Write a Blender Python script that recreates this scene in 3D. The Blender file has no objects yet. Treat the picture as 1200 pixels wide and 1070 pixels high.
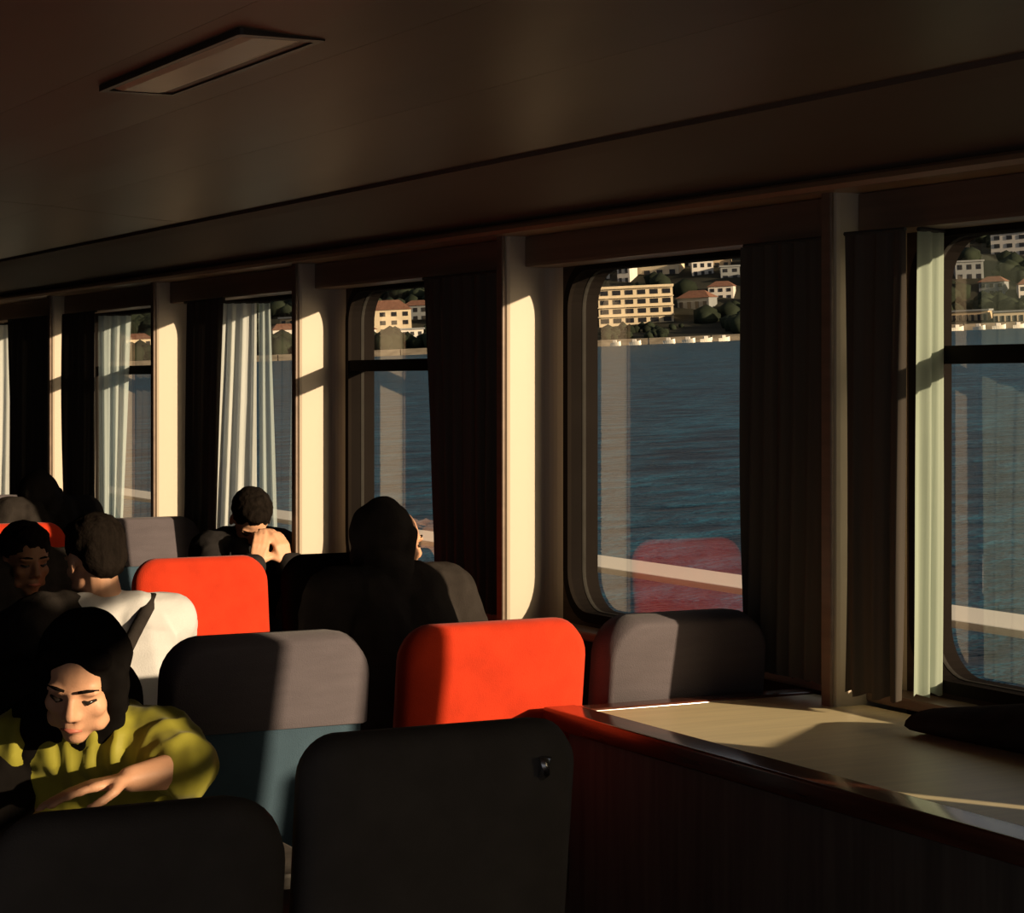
import bpy, bmesh, math, random
from mathutils import Vector, Matrix, noise, Euler

# ------------------------------------------------------------------ scene, camera, sky, sun
SC = bpy.context.scene
COL = SC.collection
random.seed(7)
R = math.radians

YAW = R(27.37)
cam_d = bpy.data.cameras.new('camera')
cam_d.sensor_fit = 'HORIZONTAL'
cam_d.sensor_width = 36.0
cam_d.lens = 36.0 * 2550 / 1200
cam_d.shift_y = -(535 - 450) / 1200
cam_d.clip_start = 0.05
cam_d.clip_end = 6000
cam = bpy.data.objects.new('camera', cam_d)
cam.location = (0, 0, 1.6)
cam.rotation_euler = (R(90), 0, -YAW)
COL.objects.link(cam)
SC.camera = cam

world = bpy.data.worlds.new('sky')
SC.world = world
world.use_nodes = True
bg = world.node_tree.nodes['Background']
bg.inputs['Color'].default_value = (0.58, 0.57, 0.60, 1)
bg.inputs['Strength'].default_value = 0.39

SUN_AZ = R(30.5)      # angle between the light's path and the ship's side
SUN_EL = R(11.5)
sun_d = bpy.data.lights.new('sun', 'SUN')
sun_d.energy = 7.8
sun_d.color = (1.0, 0.735, 0.475)
sun_d.angle = R(0.8)
sun = bpy.data.objects.new('sun', sun_d)
head = Vector((-math.sin(SUN_AZ) * math.cos(SUN_EL), math.cos(SUN_AZ) * math.cos(SUN_EL), -math.sin(SUN_EL)))
sun.rotation_euler = head.to_track_quat('-Z', 'Y').to_euler()
sun.location = (30, -50, 20)
COL.objects.link(sun)
# second sun lamp, added for a soft glow around the sunlit edges
glare_d = bpy.data.lights.new('added_glow', 'SUN')
glare_d.energy = 1.1
glare_d.color = (1.0, 0.72, 0.40)
glare_d.angle = R(26)
glare = bpy.data.objects.new('added_glow', glare_d)
glare.rotation_euler = head.to_track_quat('-Z', 'Y').to_euler()
glare.location = (30, -52, 20)
COL.objects.link(glare)

SC.view_settings.view_transform = 'Standard'
SC.view_settings.look = 'None'
SC.view_settings.exposure = 0.0
SC.view_settings.gamma = 1.0
SC.view_settings.use_curve_mapping = False
SC.cycles.use_denoising = True
SC.cycles.max_bounces = 10
SC.cycles.transparent_max_bounces = 16
SC.cycles.sample_clamp_indirect = 4.0

# ------------------------------------------------------------------ materials
def new_mat(name):
    m = bpy.data.materials.new(name)
    m.use_nodes = True
    nt = m.node_tree
    nt.nodes.clear()
    out = nt.nodes.new('ShaderNodeOutputMaterial')
    return m, nt, out

def principled(name, col, rough=0.6, spec=0.5, var=0.12, scale=(8, 8, 8), bump=0.0, bscale=200, metal=0.0, sheen=0.0, coat=0.0, col2=None, detail=4):
    """Procedural material: colour varied by noise, optional fine relief."""
    m, nt, out = new_mat(name)
    b = nt.nodes.new('ShaderNodeBsdfPrincipled')
    tc = nt.nodes.new('ShaderNodeTexCoord')
    mp = nt.nodes.new('ShaderNodeMapping')
    mp.inputs['Scale'].default_value = scale
    nz = nt.nodes.new('ShaderNodeTexNoise')
    nz.inputs['Scale'].default_value = 1.0
    nz.inputs['Detail'].default_value = detail
    nt.links.new(tc.outputs['Object'], mp.inputs['Vector'])
    nt.links.new(mp.outputs['Vector'], nz.inputs['Vector'])
    ramp = nt.nodes.new('ShaderNodeValToRGB')
    c2 = col2 or tuple(min(1, c * (1 + var)) for c in col)
    c1 = tuple(c * (1 - var) for c in col)
    ramp.color_ramp.elements[0].position = 0.3
    ramp.color_ramp.elements[1].position = 0.7
    ramp.color_ramp.elements[0].color = (*c1, 1)
    ramp.color_ramp.elements[1].color = (*c2, 1)
    nt.links.new(nz.outputs['Fac'], ramp.inputs['Fac'])
    nt.links.new(ramp.outputs['Color'], b.inputs['Base Color'])
    b.inputs['Roughness'].default_value = rough
    b.inputs['Specular IOR Level'].default_value = spec
    b.inputs['Metallic'].default_value = metal
    b.inputs['Sheen Weight'].default_value = sheen
    b.inputs['Coat Weight'].default_value = coat
    b.inputs['Coat Roughness'].default_value = 0.15
    if bump > 0:
        n2 = nt.nodes.new('ShaderNodeTexNoise')
        n2.inputs['Scale'].default_value = bscale
        n2.inputs['Detail'].default_value = 2
        nt.links.new(tc.outputs['Object'], n2.inputs['Vector'])
        bp = nt.nodes.new('ShaderNodeBump')
        bp.inputs['Strength'].default_value = bump
        bp.inputs['Distance'].default_value = 0.003
        nt.links.new(n2.outputs['Fac'], bp.inputs['Height'])
        nt.links.new(bp.outputs['Normal'], b.inputs['Normal'])
    nt.links.new(b.outputs['BSDF'], out.inputs['Surface'])
    return m

def fabric_curtain(name, col, trans=0.5, clear=0.0):
    m, nt, out = new_mat(name)
    tc = nt.nodes.new('ShaderNodeTexCoord')
    mp = nt.nodes.new('ShaderNodeMapping'); mp.inputs['Scale'].default_value = (30, 30, 1.5)
    nz = nt.nodes.new('ShaderNodeTexNoise'); nz.inputs['Scale'].default_value = 1
    nt.links.new(tc.outputs['Object'], mp.inputs['Vector']); nt.links.new(mp.outputs['Vector'], nz.inputs['Vector'])
    ramp = nt.nodes.new('ShaderNodeValToRGB')
    ramp.color_ramp.elements[0].color = (*[c * 0.75 for c in col], 1)
    ramp.color_ramp.elements[1].color = (*[min(1, c * 1.15) for c in col], 1)
    nt.links.new(nz.outputs['Fac'], ramp.inputs['Fac'])
    d = nt.nodes.new('ShaderNodeBsdfDiffuse'); t = nt.nodes.new('ShaderNodeBsdfTranslucent')
    nt.links.new(ramp.outputs['Color'], d.inputs['Color']); nt.links.new(ramp.outputs['Color'], t.inputs['Color'])
    mx = nt.nodes.new('ShaderNodeMixShader'); mx.inputs['Fac'].default_value = trans
    nt.links.new(d.outputs[0], mx.inputs[1]); nt.links.new(t.outputs[0], mx.inputs[2])
    if clear > 0:
        tr = nt.nodes.new('ShaderNodeBsdfTransparent')
        m2 = nt.nodes.new('ShaderNodeMixShader'); m2.inputs['Fac'].default_value = clear
        nt.links.new(mx.outputs[0], m2.inputs[1]); nt.links.new(tr.outputs[0], m2.inputs[2])
        nt.links.new(m2.outputs[0], out.inputs['Surface'])
    else:
        nt.links.new(mx.outputs[0], out.inputs['Surface'])
    return m

def glass_mat():
    m, nt, out = new_mat('window_glass')
    # two-sided reflectance of a thin pane (Schlick), the same from both sides
    ge = nt.nodes.new('ShaderNodeNewGeometry')
    dt = nt.nodes.new('ShaderNodeVectorMath'); dt.operation = 'DOT_PRODUCT'
    nt.links.new(ge.outputs['Normal'], dt.inputs[0]); nt.links.new(ge.outputs['Incoming'], dt.inputs[1])
    ab = nt.nodes.new('ShaderNodeMath'); ab.operation = 'ABSOLUTE'; nt.links.new(dt.outputs['Value'], ab.inputs[0])
    om = nt.nodes.new('ShaderNodeMath'); om.operation = 'SUBTRACT'; om.inputs[0].default_value = 1.0; nt.links.new(ab.outputs[0], om.inputs[1])
    pw = nt.nodes.new('ShaderNodeMath'); pw.operation = 'POWER'; pw.inputs[1].default_value = 5.0; nt.links.new(om.outputs[0], pw.inputs[0])
    mu = nt.nodes.new('ShaderNodeMath'); mu.operation = 'MULTIPLY_ADD'; mu.inputs[1].default_value = 1.45; mu.inputs[2].default_value = 0.095; mu.use_clamp = True
    nt.links.new(pw.outputs[0], mu.inputs[0])
    tr = nt.nodes.new('ShaderNodeBsdfTransparent'); tr.inputs['Color'].default_value = (0.93, 0.96, 0.95, 1)
    gl = nt.nodes.new('ShaderNodeBsdfGlossy'); gl.inputs['Roughness'].default_value = 0.0
    mx = nt.nodes.new('ShaderNodeMixShader')
    nt.links.new(mu.outputs[0], mx.inputs['Fac'])
    nt.links.new(tr.outputs[0], mx.inputs[1]); nt.links.new(gl.outputs[0], mx.inputs[2])
    nt.links.new(mx.outputs[0], out.inputs['Surface'])
    return m

def water_mat():
    m, nt, out = new_mat('sea_water')
    tc = nt.nodes.new('ShaderNodeTexCoord')
    b = nt.nodes.new('ShaderNodeBsdfPrincipled')
    b.inputs['Roughness'].default_value = 0.30
    b.inputs['Specular IOR Level'].default_value = 0.16
    b.inputs['IOR'].default_value = 1.33
    n1 = nt.nodes.new('ShaderNodeTexNoise'); n1.inputs['Scale'].default_value = 0.28; n1.inputs['Detail'].default_value = 5; n1.inputs['Roughness'].default_value = 0.62
    n2 = nt.nodes.new('ShaderNodeTexNoise'); n2.inputs['Scale'].default_value = 0.045; n2.inputs['Detail'].default_value = 3
    mp = nt.nodes.new('ShaderNodeMapping'); mp.inputs['Rotation'].default_value = (0, 0, R(25)); mp.inputs['Scale'].default_value = (1.0, 1.7, 1)
    nt.links.new(tc.outputs['Object'], mp.inputs['Vector'])
    nt.links.new(mp.outputs['Vector'], n1.inputs['Vector']); nt.links.new(tc.outputs['Object'], n2.inputs['Vector'])
    bp = nt.nodes.new('ShaderNodeBump'); bp.inputs['Strength'].default_value = 1.0; bp.inputs['Distance'].default_value = 1.6
    nt.links.new(n1.outputs['Fac'], bp.inputs['Height'])
    nt.links.new(bp.outputs['Normal'], b.inputs['Normal'])
    ramp = nt.nodes.new('ShaderNodeValToRGB')
    ramp.color_ramp.elements[0].color = (0.003, 0.013, 0.026, 1)
    ramp.color_ramp.elements[1].color = (0.018, 0.095, 0.150, 1)
    ramp.color_ramp.elements[0].position = 0.40; ramp.color_ramp.elements[1].position = 0.62
    mx = nt.nodes.new('ShaderNodeMath'); mx.operation = 'MULTIPLY_ADD'; mx.inputs[1].default_value = 0.75
    nt.links.new(n1.outputs['Fac'], mx.inputs[0])
    m3 = nt.nodes.new('ShaderNodeMath'); m3.operation = 'MULTIPLY'; m3.inputs[1].default_value = 0.25
    nt.links.new(n2.outputs['Fac'], m3.inputs[0]); nt.links.new(m3.outputs[0], mx.inputs[2])
    nt.links.new(mx.outputs[0], ramp.inputs['Fac'])
    nt.links.new(ramp.outputs['Color'], b.inputs['Base Color'])
    nt.links.new(b.outputs[0], out.inputs['Surface'])
    return m

M = {}
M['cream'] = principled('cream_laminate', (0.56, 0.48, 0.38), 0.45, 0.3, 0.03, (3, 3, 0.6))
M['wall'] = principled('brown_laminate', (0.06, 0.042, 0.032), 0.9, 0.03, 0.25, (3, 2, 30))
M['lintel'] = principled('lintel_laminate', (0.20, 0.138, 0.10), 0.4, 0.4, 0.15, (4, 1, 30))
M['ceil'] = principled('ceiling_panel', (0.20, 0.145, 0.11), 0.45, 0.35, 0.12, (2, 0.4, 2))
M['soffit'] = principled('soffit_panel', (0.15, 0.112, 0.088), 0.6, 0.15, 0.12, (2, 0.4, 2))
M['cornice'] = principled('cornice_varnish', (0.30, 0.19, 0.11), 0.3, 0.5, 0.15, (6, 1, 6))
M['floor'] = principled('floor_vinyl', (0.06, 0.05, 0.045), 0.5, 0.3, 0.2, (5, 5, 5))
M['frame'] = principled('window_frame_metal', (0.014, 0.011, 0.009), 0.9, 0.02, 0.1, (5, 5, 5))
M['liner'] = principled('black_rubber_liner', (0.010, 0.008, 0.007), 0.9, 0.02, 0.1, (5, 5, 5))
M['gasket'] = principled('grey_gasket', (0.03, 0.028, 0.025), 0.9, 0.02, 0.1, (20, 20, 20))
M['glass'] = glass_mat()
M['red'] = principled('red_upholstery', (0.56, 0.040, 0.012), 0.85, 0.1, 0.10, (14, 14, 14), 0.5, 350, sheen=0.1)
M['grey'] = principled('grey_mauve_cover', (0.115, 0.100, 0.112), 0.9, 0.1, 0.07, (10, 10, 40), 0.5, 350, sheen=0.1)
M['scarf'] = principled('black_scarf', (0.008, 0.007, 0.0065), 0.95, 0.0, 0.2, (12, 12, 12))
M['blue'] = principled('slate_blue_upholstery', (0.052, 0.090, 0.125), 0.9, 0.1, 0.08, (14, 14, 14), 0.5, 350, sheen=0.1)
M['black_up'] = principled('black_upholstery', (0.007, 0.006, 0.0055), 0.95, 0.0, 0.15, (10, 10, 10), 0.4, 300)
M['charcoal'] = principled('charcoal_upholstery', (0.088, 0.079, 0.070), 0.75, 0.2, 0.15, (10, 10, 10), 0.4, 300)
M['plastic'] = principled('dark_plastic', (0.04, 0.036, 0.034), 0.4, 0.4, 0.1, (10, 10, 10))
M['chrome'] = principled('brushed_steel', (0.55, 0.56, 0.58), 0.25, 0.5, 0.05, (40, 40, 4), metal=1.0)
M['table'] = principled('table_laminate', (0.92, 0.80, 0.50), 0.4, 0.3, 0.06, (3, 40, 3))
M['mahogany'] = principled('mahogany_edge', (0.105, 0.035, 0.022), 0.22, 0.5, 0.35, (40, 3, 40), coat=0.5)
M['darkwood'] = principled('dark_wood_panel', (0.12, 0.108, 0.094), 0.5, 0.3, 0.25, (30, 30, 2))
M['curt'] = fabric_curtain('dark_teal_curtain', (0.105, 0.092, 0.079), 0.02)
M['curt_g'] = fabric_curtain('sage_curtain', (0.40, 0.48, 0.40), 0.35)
M['sheer'] = fabric_curtain('sheer_curtain', (0.85, 0.95, 0.90), 0.50, 0.05)
M['sheer2'] = fabric_curtain('thin_sheer_curtain', (0.76, 0.93, 0.92), 0.50, 0.30)
M['tape'] = principled('curtain_tape', (0.06, 0.06, 0.055), 0.8, 0.1)
M['diffuser'] = principled('lamp_diffuser', (0.85, 0.66, 0.46), 0.35, 0.4, 0.06, (2, 2, 2))
M['lampframe'] = principled('lamp_frame', (0.06, 0.045, 0.035), 0.4, 0.4)
M['hull'] = principled('white_hull_paint', (0.85, 0.80, 0.68), 0.4, 0.4, 0.06, (1, 0.5, 3))
M['water'] = water_mat()
M['hill'] = principled('hillside_scrub', (0.035, 0.034, 0.025), 0.95, 0.05, 0.45, (0.06, 0.06, 0.06), detail=6)
M['tree'] = principled('tree_foliage', (0.022, 0.028, 0.018), 0.95, 0.05, 0.5, (0.12, 0.12, 0.12), detail=5)
M['stone'] = principled('quay_stone', (0.20, 0.17, 0.13), 0.9, 0.1, 0.3, (0.3, 0.3, 1.0))
M['b_cream'] = principled('cream_render', (0.66, 0.55, 0.38), 0.9, 0.1, 0.08, (0.3, 0.3, 0.3))
M['b_white'] = principled('white_render', (0.62, 0.58, 0.52), 0.9, 0.1, 0.08, (0.3, 0.3, 0.3))
M['b_tan'] = principled('tan_render', (0.50, 0.38, 0.24), 0.9, 0.1, 0.08, (0.3, 0.3, 0.3))
M['b_grey'] = principled('grey_render', (0.22, 0.23, 0.23), 0.9, 0.1, 0.08, (0.3, 0.3, 0.3))
M['roof'] = principled('roof_tile', (0.20, 0.10, 0.065), 0.9, 0.1, 0.2, (1, 1, 1))
M['wglass'] = principled('far_window', (0.020, 0.020, 0.022), 0.3, 0.4, 0.1)
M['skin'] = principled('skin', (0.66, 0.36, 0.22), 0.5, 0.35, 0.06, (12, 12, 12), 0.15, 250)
M['skin_d'] = principled('shaded_skin', (0.24, 0.115, 0.062), 0.5, 0.3, 0.06, (12, 12, 12), 0.15, 250)  # for the man in shadow: his shade is put into a darker skin colour
M['lip'] = principled('lips', (0.50, 0.16, 0.11), 0.45, 0.4)
M['eye'] = principled('eye_dark', (0.02, 0.015, 0.012), 0.2, 0.5)
M['hair'] = principled('dark_hair', (0.010, 0.0075, 0.006), 0.85, 0.03, 0.4, (60, 60, 12), 0.8, 120)
M['black_cloth'] = principled('black_cloth', (0.034, 0.029, 0.026), 0.95, 0.0, 0.2, (12, 12, 12), 0.4, 150)
M['navy'] = principled('navy_cloth', (0.024, 0.022, 0.022), 0.95, 0.0, 0.2, (12, 12, 12), 0.4, 150)
M['green'] = principled('olive_green_blouse', (0.31, 0.29, 0.035), 0.6, 0.25, 0.10, (8, 8, 8), sheen=0.1)
M['white'] = principled('white_cotton', (0.60, 0.60, 0.60), 0.85, 0.1, 0.03, (10, 10, 10), 0.3, 200)
M['jean'] = principled('dark_denim', (0.02, 0.025, 0.04), 0.9, 0.1, 0.2, (20, 20, 20))

# ------------------------------------------------------------------ helpers
def add_box(bm, x0, x1, y0, y1, z0, z1, mat=None):
    vs = [bm.verts.new(Vector(p)) for p in ((x0, y0, z0), (x1, y0, z0), (x1, y1, z0), (x0, y1, z0), (x0, y0, z1), (x1, y0, z1), (x1, y1, z1), (x0, y1, z1))]
    if mat is not None:
        for v in vs: v.co = mat @ v.co
    for f in ((0, 3, 2, 1), (4, 5, 6, 7), (0, 1, 5, 4), (1, 2, 6, 5), (2, 3, 7, 6), (3, 0, 4, 7)):
        bm.faces.new([vs[i] for i in f])
    return vs

def bevel(bm, w, seg=2):
    bmesh.ops.bevel(bm, geom=bm.edges[:], offset=w, segments=seg, affect='EDGES', profile=0.7)

def obj(name, bm, mat, parent=None, smooth=False, loc=None, rot=None):
    bmesh.ops.recalc_face_normals(bm, faces=bm.faces[:])
    me = bpy.data.meshes.new(name)
    bm.to_mesh(me); bm.free()
    if mat: me.materials.append(mat)
    if smooth:
        for p in me.polygons: p.use_smooth = True
    o = bpy.data.objects.new(name, me)
    COL.objects.link(o)
    if parent: o.parent = parent
    if loc is not None: o.location = loc
    if rot is not None: o.rotation_euler = rot
    return o

def box_obj(name, b, mat, parent=None, bev=0.0, seg=2, smooth=False):
    bm = bmesh.new(); add_box(bm, *b)
    if bev: bevel(bm, bev, seg)
    return obj(name, bm, mat, parent, smooth)

def tag(o, label=None, cat=None, group=None, kind=None):
    if label: o['label'] = label
    if cat: o['category'] = cat
    if group: o['group'] = group
    if kind: o['kind'] = kind
    return o

def thing(name, label, cat, loc=(0, 0, 0), rz=0.0, group=None):
    o = bpy.data.objects.new(name, None)
    o.empty_display_size = 0.1
    COL.objects.link(o)
    o.location = loc; o.rotation_euler = (0, 0, rz)
    return tag(o, label, cat, group)

def struct(o):
    o['kind'] = 'structure'
    return o

def copy_tree(o, parent=None):
    c = o.copy(); COL.objects.link(c); c.parent = parent
    for ch in o.children: copy_tree(ch, c)
    return c

def rrect(w0, w1, h0, h1, r, seg=8, rb=None):
    """Rounded rectangle outline, counter-clockwise."""
    pts = []
    for cx, cy, a0, rr in ((w1, h1, 0, r), (w0, h1, 90, r), (w0, h0, 180, rb if rb is not None else r), (w1, h0, 270, rb if rb is not None else r)):
        sx = -1 if cx == w1 else 1
        sy = -1 if cy == h1 else 1
        for i in range(seg + 1):
            a = R(a0 + 90 * i / seg)
            pts.append((cx + sx * rr + rr * math.cos(a), cy + sy * rr + rr * math.sin(a)))
    return pts

def ring_prism(bm, outer, inner, d0, d1, f):
    """Solid between two same-length outlines, extruded from d0 to d1; f(a,b,d) -> point."""
    n = len(outer)
    L = []
    for pts in (outer, inner):
        for d in (d0, d1):
            L.append([bm.verts.new(f(a, b, d)) for a, b in pts])
    o0, o1, i0, i1 = L
    for i in range(n):
        j = (i + 1) % n
        bm.faces.new((o0[i], o0[j], o1[j], o1[i])); bm.faces.new((i0[i], i0[j], i1[j], i1[i]))
        bm.faces.new((o0[i], o0[j], i0[j], i0[i])); bm.faces.new((o1[i], o1[j], i1[j], i1[i]))

def prism(bm, outline, d0, d1, f):
    a = [bm.verts.new(f(p, q, d0)) for p, q in outline]
    b = [bm.verts.new(f(p, q, d1)) for p, q in outline]
    n = len(outline)
    bm.faces.new(a); bm.faces.new(b[::-1])
    for i in range(n):
        j = (i + 1) % n
        bm.faces.new((a[i], a[j], b[j], b[i]))

def tube(bm, pts, r, seg=8):
    pts = [Vector(p) for p in pts]
    rings = []
    for i, p in enumerate(pts):
        d = (pts[min(i + 1, len(pts) - 1)] - pts[max(i - 1, 0)]).normalized()
        u = d.cross(Vector((0, 0, 1)))
        if u.length < 0.1: u = d.cross(Vector((1, 0, 0)))
        u.normalize(); v = d.cross(u)
        rr = r[i] if isinstance(r, (list, tuple)) else r
        rings.append([bm.verts.new(p + rr * (math.cos(2 * math.pi * k / seg) * u + math.sin(2 * math.pi * k / seg) * v)) for k in range(seg)])
    for a, b in zip(rings, rings[1:]):
        for k in range(seg):
            bm.faces.new((a[k], a[(k + 1) % seg], b[(k + 1) % seg], b[k]))
    bm.faces.new(rings[0][::-1]); bm.faces.new(rings[-1])

# ------------------------------------------------------------------ the cabin shell
XW, XG, XF = 3.55, 3.60, 3.36          # wall face, glass, fin inner edge (distance out from the middle line)
FINS = [6.535 + 1.88 * k for k in range(-6, 7)]
Z0, Z1 = 0.83, 1.99                    # window bottom and top
Y_AFT, Y_FWD = -4.5, 17.81

def yz(x):
    return lambda a, b, d: Vector((x + d, a, b))

# starboard wall: one panel per bay with a rounded opening
bm = bmesh.new()
for i in range(len(FINS) - 1):
    ya, yb = FINS[i], FINS[i + 1]
    hole = rrect(ya + 0.055, yb - 0.10, Z0, Z1, 0.14)
    # outer loop with matching count: project corner fans on the bay rectangle
    outer = []
    seg = 8
    corners = [(yb, 2.45), (ya, 2.45), (ya, 0.0), (yb, 0.0)]
    for c, (cy, cz) in enumerate(corners):
        for k in range(seg + 1):
            outer.append((cy, cz))
    # build faces
    for d in (0.0, 0.10):
        hv = [bm.verts.new((XW + d, a, b)) for a, b in hole]
        cv = [bm.verts.new((XW + d, a, b)) for a, b in corners]
        n = len(hole)
        for c in range(4):
            for k in range(seg):
                bm.faces.new((hv[c * (seg + 1) + k], hv[c * (seg + 1) + k + 1], cv[c]))
            a = hv[c * (seg + 1) + seg]; b = hv[((c + 1) % 4) * (seg + 1)]
            bm.faces.new((a, b, cv[(c + 1) % 4], cv[c]))
        if d == 0.0: h0 = hv
        else:
            for k in range(n):
                bm.faces.new((h0[k], h0[(k + 1) % n], hv[(k + 1) % n], hv[k]))
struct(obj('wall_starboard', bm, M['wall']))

# fins between the bays: flat board with a coved root
fin_n = 0
for y in FINS[1:-1]:
    fin_n += 1
    bm = bmesh.new()
    XFk = XF if y > 4 else XF + 0.10  # aft fins, out of view, cut shallower to narrow their shadow on the seats
    pts = [(XFk, y + 0.012), (XFk + 0.006, y + 0.003), (XFk + 0.016, y)]
    pts += [(XW - 0.055, y)]
    for k in range(1, 7):
        a = R(90 * k / 6)
        pts.append((XW - 0.055 + 0.055 * math.sin(a), y - 0.055 + 0.055 * math.cos(a)))
    pts += [(XW + 0.01, y - 0.055), (XW + 0.01, y + 0.05), (XFk + 0.012, y + 0.05), (XFk, y + 0.040)]
    prism(bm, pts, 0.0, 2.12, lambda a, b, d: Vector((a, b, d)))
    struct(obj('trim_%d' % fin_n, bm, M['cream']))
# dark end caps on the fins' inboard edge
for k, y in enumerate(FINS[1:-1]):
    bm = bmesh.new(); xk = XF if y > 4 else XF + 0.10; add_box(bm, xk - 0.012, xk - 0.001, y + 0.004, y + 0.048, 0.0, 2.11); bevel(bm, 0.003, 1)
    struct(obj('trim_%d' % (fin_n + 1 + k), bm, M['lintel']))
TN = fin_n * 2

# lintel boxes between fins, cornice, sloping soffit
for i in range(0, len(FINS) - 1):
    TN += 1
    bm = bmesh.new(); add_box(bm, 3.43, XW, FINS[i] + 0.062, FINS[i + 1] - 0.001, 1.995, 2.10); bevel(bm, 0.012, 2)
    struct(obj('trim_%d' % TN, bm, M['lintel']))
TN += 1
bm = bmesh.new()
prism(bm, [(3.30, 2.10), (3.56, 2.10), (3.56, 2.16), (3.315, 2.135), (3.298, 2.125), (3.294, 2.112)], FINS[0], 17.81, lambda a, b, d: Vector((a, d, b)))
struct(obj('trim_%d' % TN, bm, M['cornice']))
TN += 1
bm = bmesh.new()
prism(bm, [(3.33, 2.137), (3.56, 2.16), (3.56, 2.45), (3.02, 2.45), (3.02, 2.275), (3.06, 2.255)], FINS[0], 17.81, lambda a, b, d: Vector((a, d, b)))
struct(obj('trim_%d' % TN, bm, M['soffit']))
# sill ledge below the windows
TN += 1
bm = bmesh.new(); add_box(bm, 3.46, XW + 0.005, FINS[0], 17.81, 0.765, 0.795); bevel(bm, 0.008, 2)
struct(obj('trim_%d' % TN, bm, M['lintel']))

# ceiling: cambered, long panels with shallow joints
cx = [3.04, 2.45, 1.98, 1.60, 1.00, 0.40, -0.2, -0.8, -1.6, -2.4, -3.5]
def cz(x): return 2.425 - 0.017 * (x - 0.2) ** 2
ceil = bpy.data.objects.new('ceiling', None); COL.objects.link(ceil); struct(ceil)
for a, b in zip(cx, cx[1:]):
    for y0, y1 in ((-4.5, 2.2), (2.2, 8.9), (8.9, 17.81)):
        bm = bmesh.new()
        pts = [(a - 0.0007, cz(a) + 0.0), (b + 0.0007, cz(b)), (b + 0.0007, cz(b) + 0.05), (a - 0.0007, cz(a) + 0.05)]
        # slightly bowed underside
        mid = (a + b) / 2
        pts.insert(1, (mid, cz(mid) - 0.004))
        prism(bm, pts, y0 + 0.004, y1 - 0.004, lambda p, q, d: Vector((p, d, q)))
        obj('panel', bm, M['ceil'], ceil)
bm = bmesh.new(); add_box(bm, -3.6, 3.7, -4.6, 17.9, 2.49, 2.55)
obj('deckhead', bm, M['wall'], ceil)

struct(box_obj('floor', (-3.6, 3.6, -4.6, 17.9, -0.06, 0.0), M['floor']))
struct(box_obj('wall_forward', (-3.6, 3.6, 17.81, 17.89, 0.0, 2.5), M['wall']))
struct(box_obj('wall_port', (-3.6, -3.5, 3.0, 17.81, 0.0, 2.5), M['wall']))

# windows
def make_window(n, ya, yb, bar):
    root = bpy.data.objects.new('window_%d' % n, None); COL.objects.link(root); struct(root)
    a, b = ya + 0.055, yb - 0.10
    bm = bmesh.new()
    o = rrect(a - 0.020, b + 0.020, Z0 - 0.020, Z1 + 0.020, 0.16)
    i = rrect(a + 0.012, b - 0.012, Z0 + 0.012, Z1 - 0.012, 0.13)
    ring_prism(bm, o, i, -0.014, 0.0, yz(XW))
    obj('frame', bm, M['frame'], root)
    bm = bmesh.new()
    o = rrect(a + 0.0005, b - 0.0005, Z0 + 0.0005, Z1 - 0.0005, 0.139); i = rrect(a + 0.008, b - 0.008, Z0 + 0.008, Z1 - 0.008, 0.132)
    ring_prism(bm, o, i, 0.0005, 0.043, yz(XW)); ring_prism(bm, o, i, 0.059, 0.105, yz(XW))
    obj('liner', bm, M['liner'], root)
    bm = bmesh.new()
    o = rrect(a, b, Z0, Z1, 0.14); i = rrect(a + 0.010, b - 0.010, Z0 + 0.010, Z1 - 0.010, 0.13)
    ring_prism(bm, o, i, 0.044, 0.058, yz(XW))
    obj('gasket', bm, M['gasket'], root)
    if bar:
        zs = ((Z0 + 0.002, 1.652), (1.698, Z1 - 0.002))
        bm = bmesh.new(); add_box(bm, XW - 0.010, XW + 0.07, a, b, 1.652, 1.698); bevel(bm, 0.006, 2)
        obj('bar', bm, M['frame'], root)
    else:
        zs = ((Z0 + 0.002, Z1 - 0.002),)
    full = rrect(a + 0.002, b - 0.002, Z0 + 0.002, Z1 - 0.002, 0.138)
    for (q0, q1) in zs:
        bm = bmesh.new()
        poly = []
        m = len(full)
        for k in range(m):
            (y0, z0), (y1, z1) = full[k], full[(k + 1) % m]
            if q0 <= z0 <= q1: poly.append((y0, z0))
            for zc in (q0, q1):
                if (z0 - zc) * (z1 - zc) < 0:
                    t = (zc - z0) / (z1 - z0); poly.append((y0 + t * (y1 - y0), zc))
        bm.faces.new([bm.verts.new((XG, p, q)) for p, q in poly])
        obj('pane', bm, M['glass'], root)
    return root
for i in range(len(FINS) - 1):
    make_window(i + 1, FINS[i], FINS[i + 1], (i % 2) == 0)

# ceiling lamp, switched off
lamp = thing('ceiling_light', 'unlit rectangular ceiling light recessed in the dark brown ceiling', 'ceiling light', (1.775, 5.07, cz(1.775) - 0.006))
bm = bmesh.new()
ring_prism(bm, rrect(-0.104, 0.104, -0.535, 0.535, 0.01, 2), rrect(-0.088, 0.088, -0.50, 0.50, 0.008, 2), -0.006, 0.012, lambda a, b, d: Vector((a, b, d)))
obj('frame', bm, M['lampframe'], lamp)
bm = bmesh.new()
prism(bm, [(-0.087, 0.004), (-0.05, -0.004), (0.05, -0.004), (0.087, 0.004), (0.087, 0.010), (-0.087, 0.010)], -0.498, 0.498, lambda a, b, d: Vector((a, d, b)))
obj('diffuser', bm, M['diffuser'], lamp)

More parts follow.
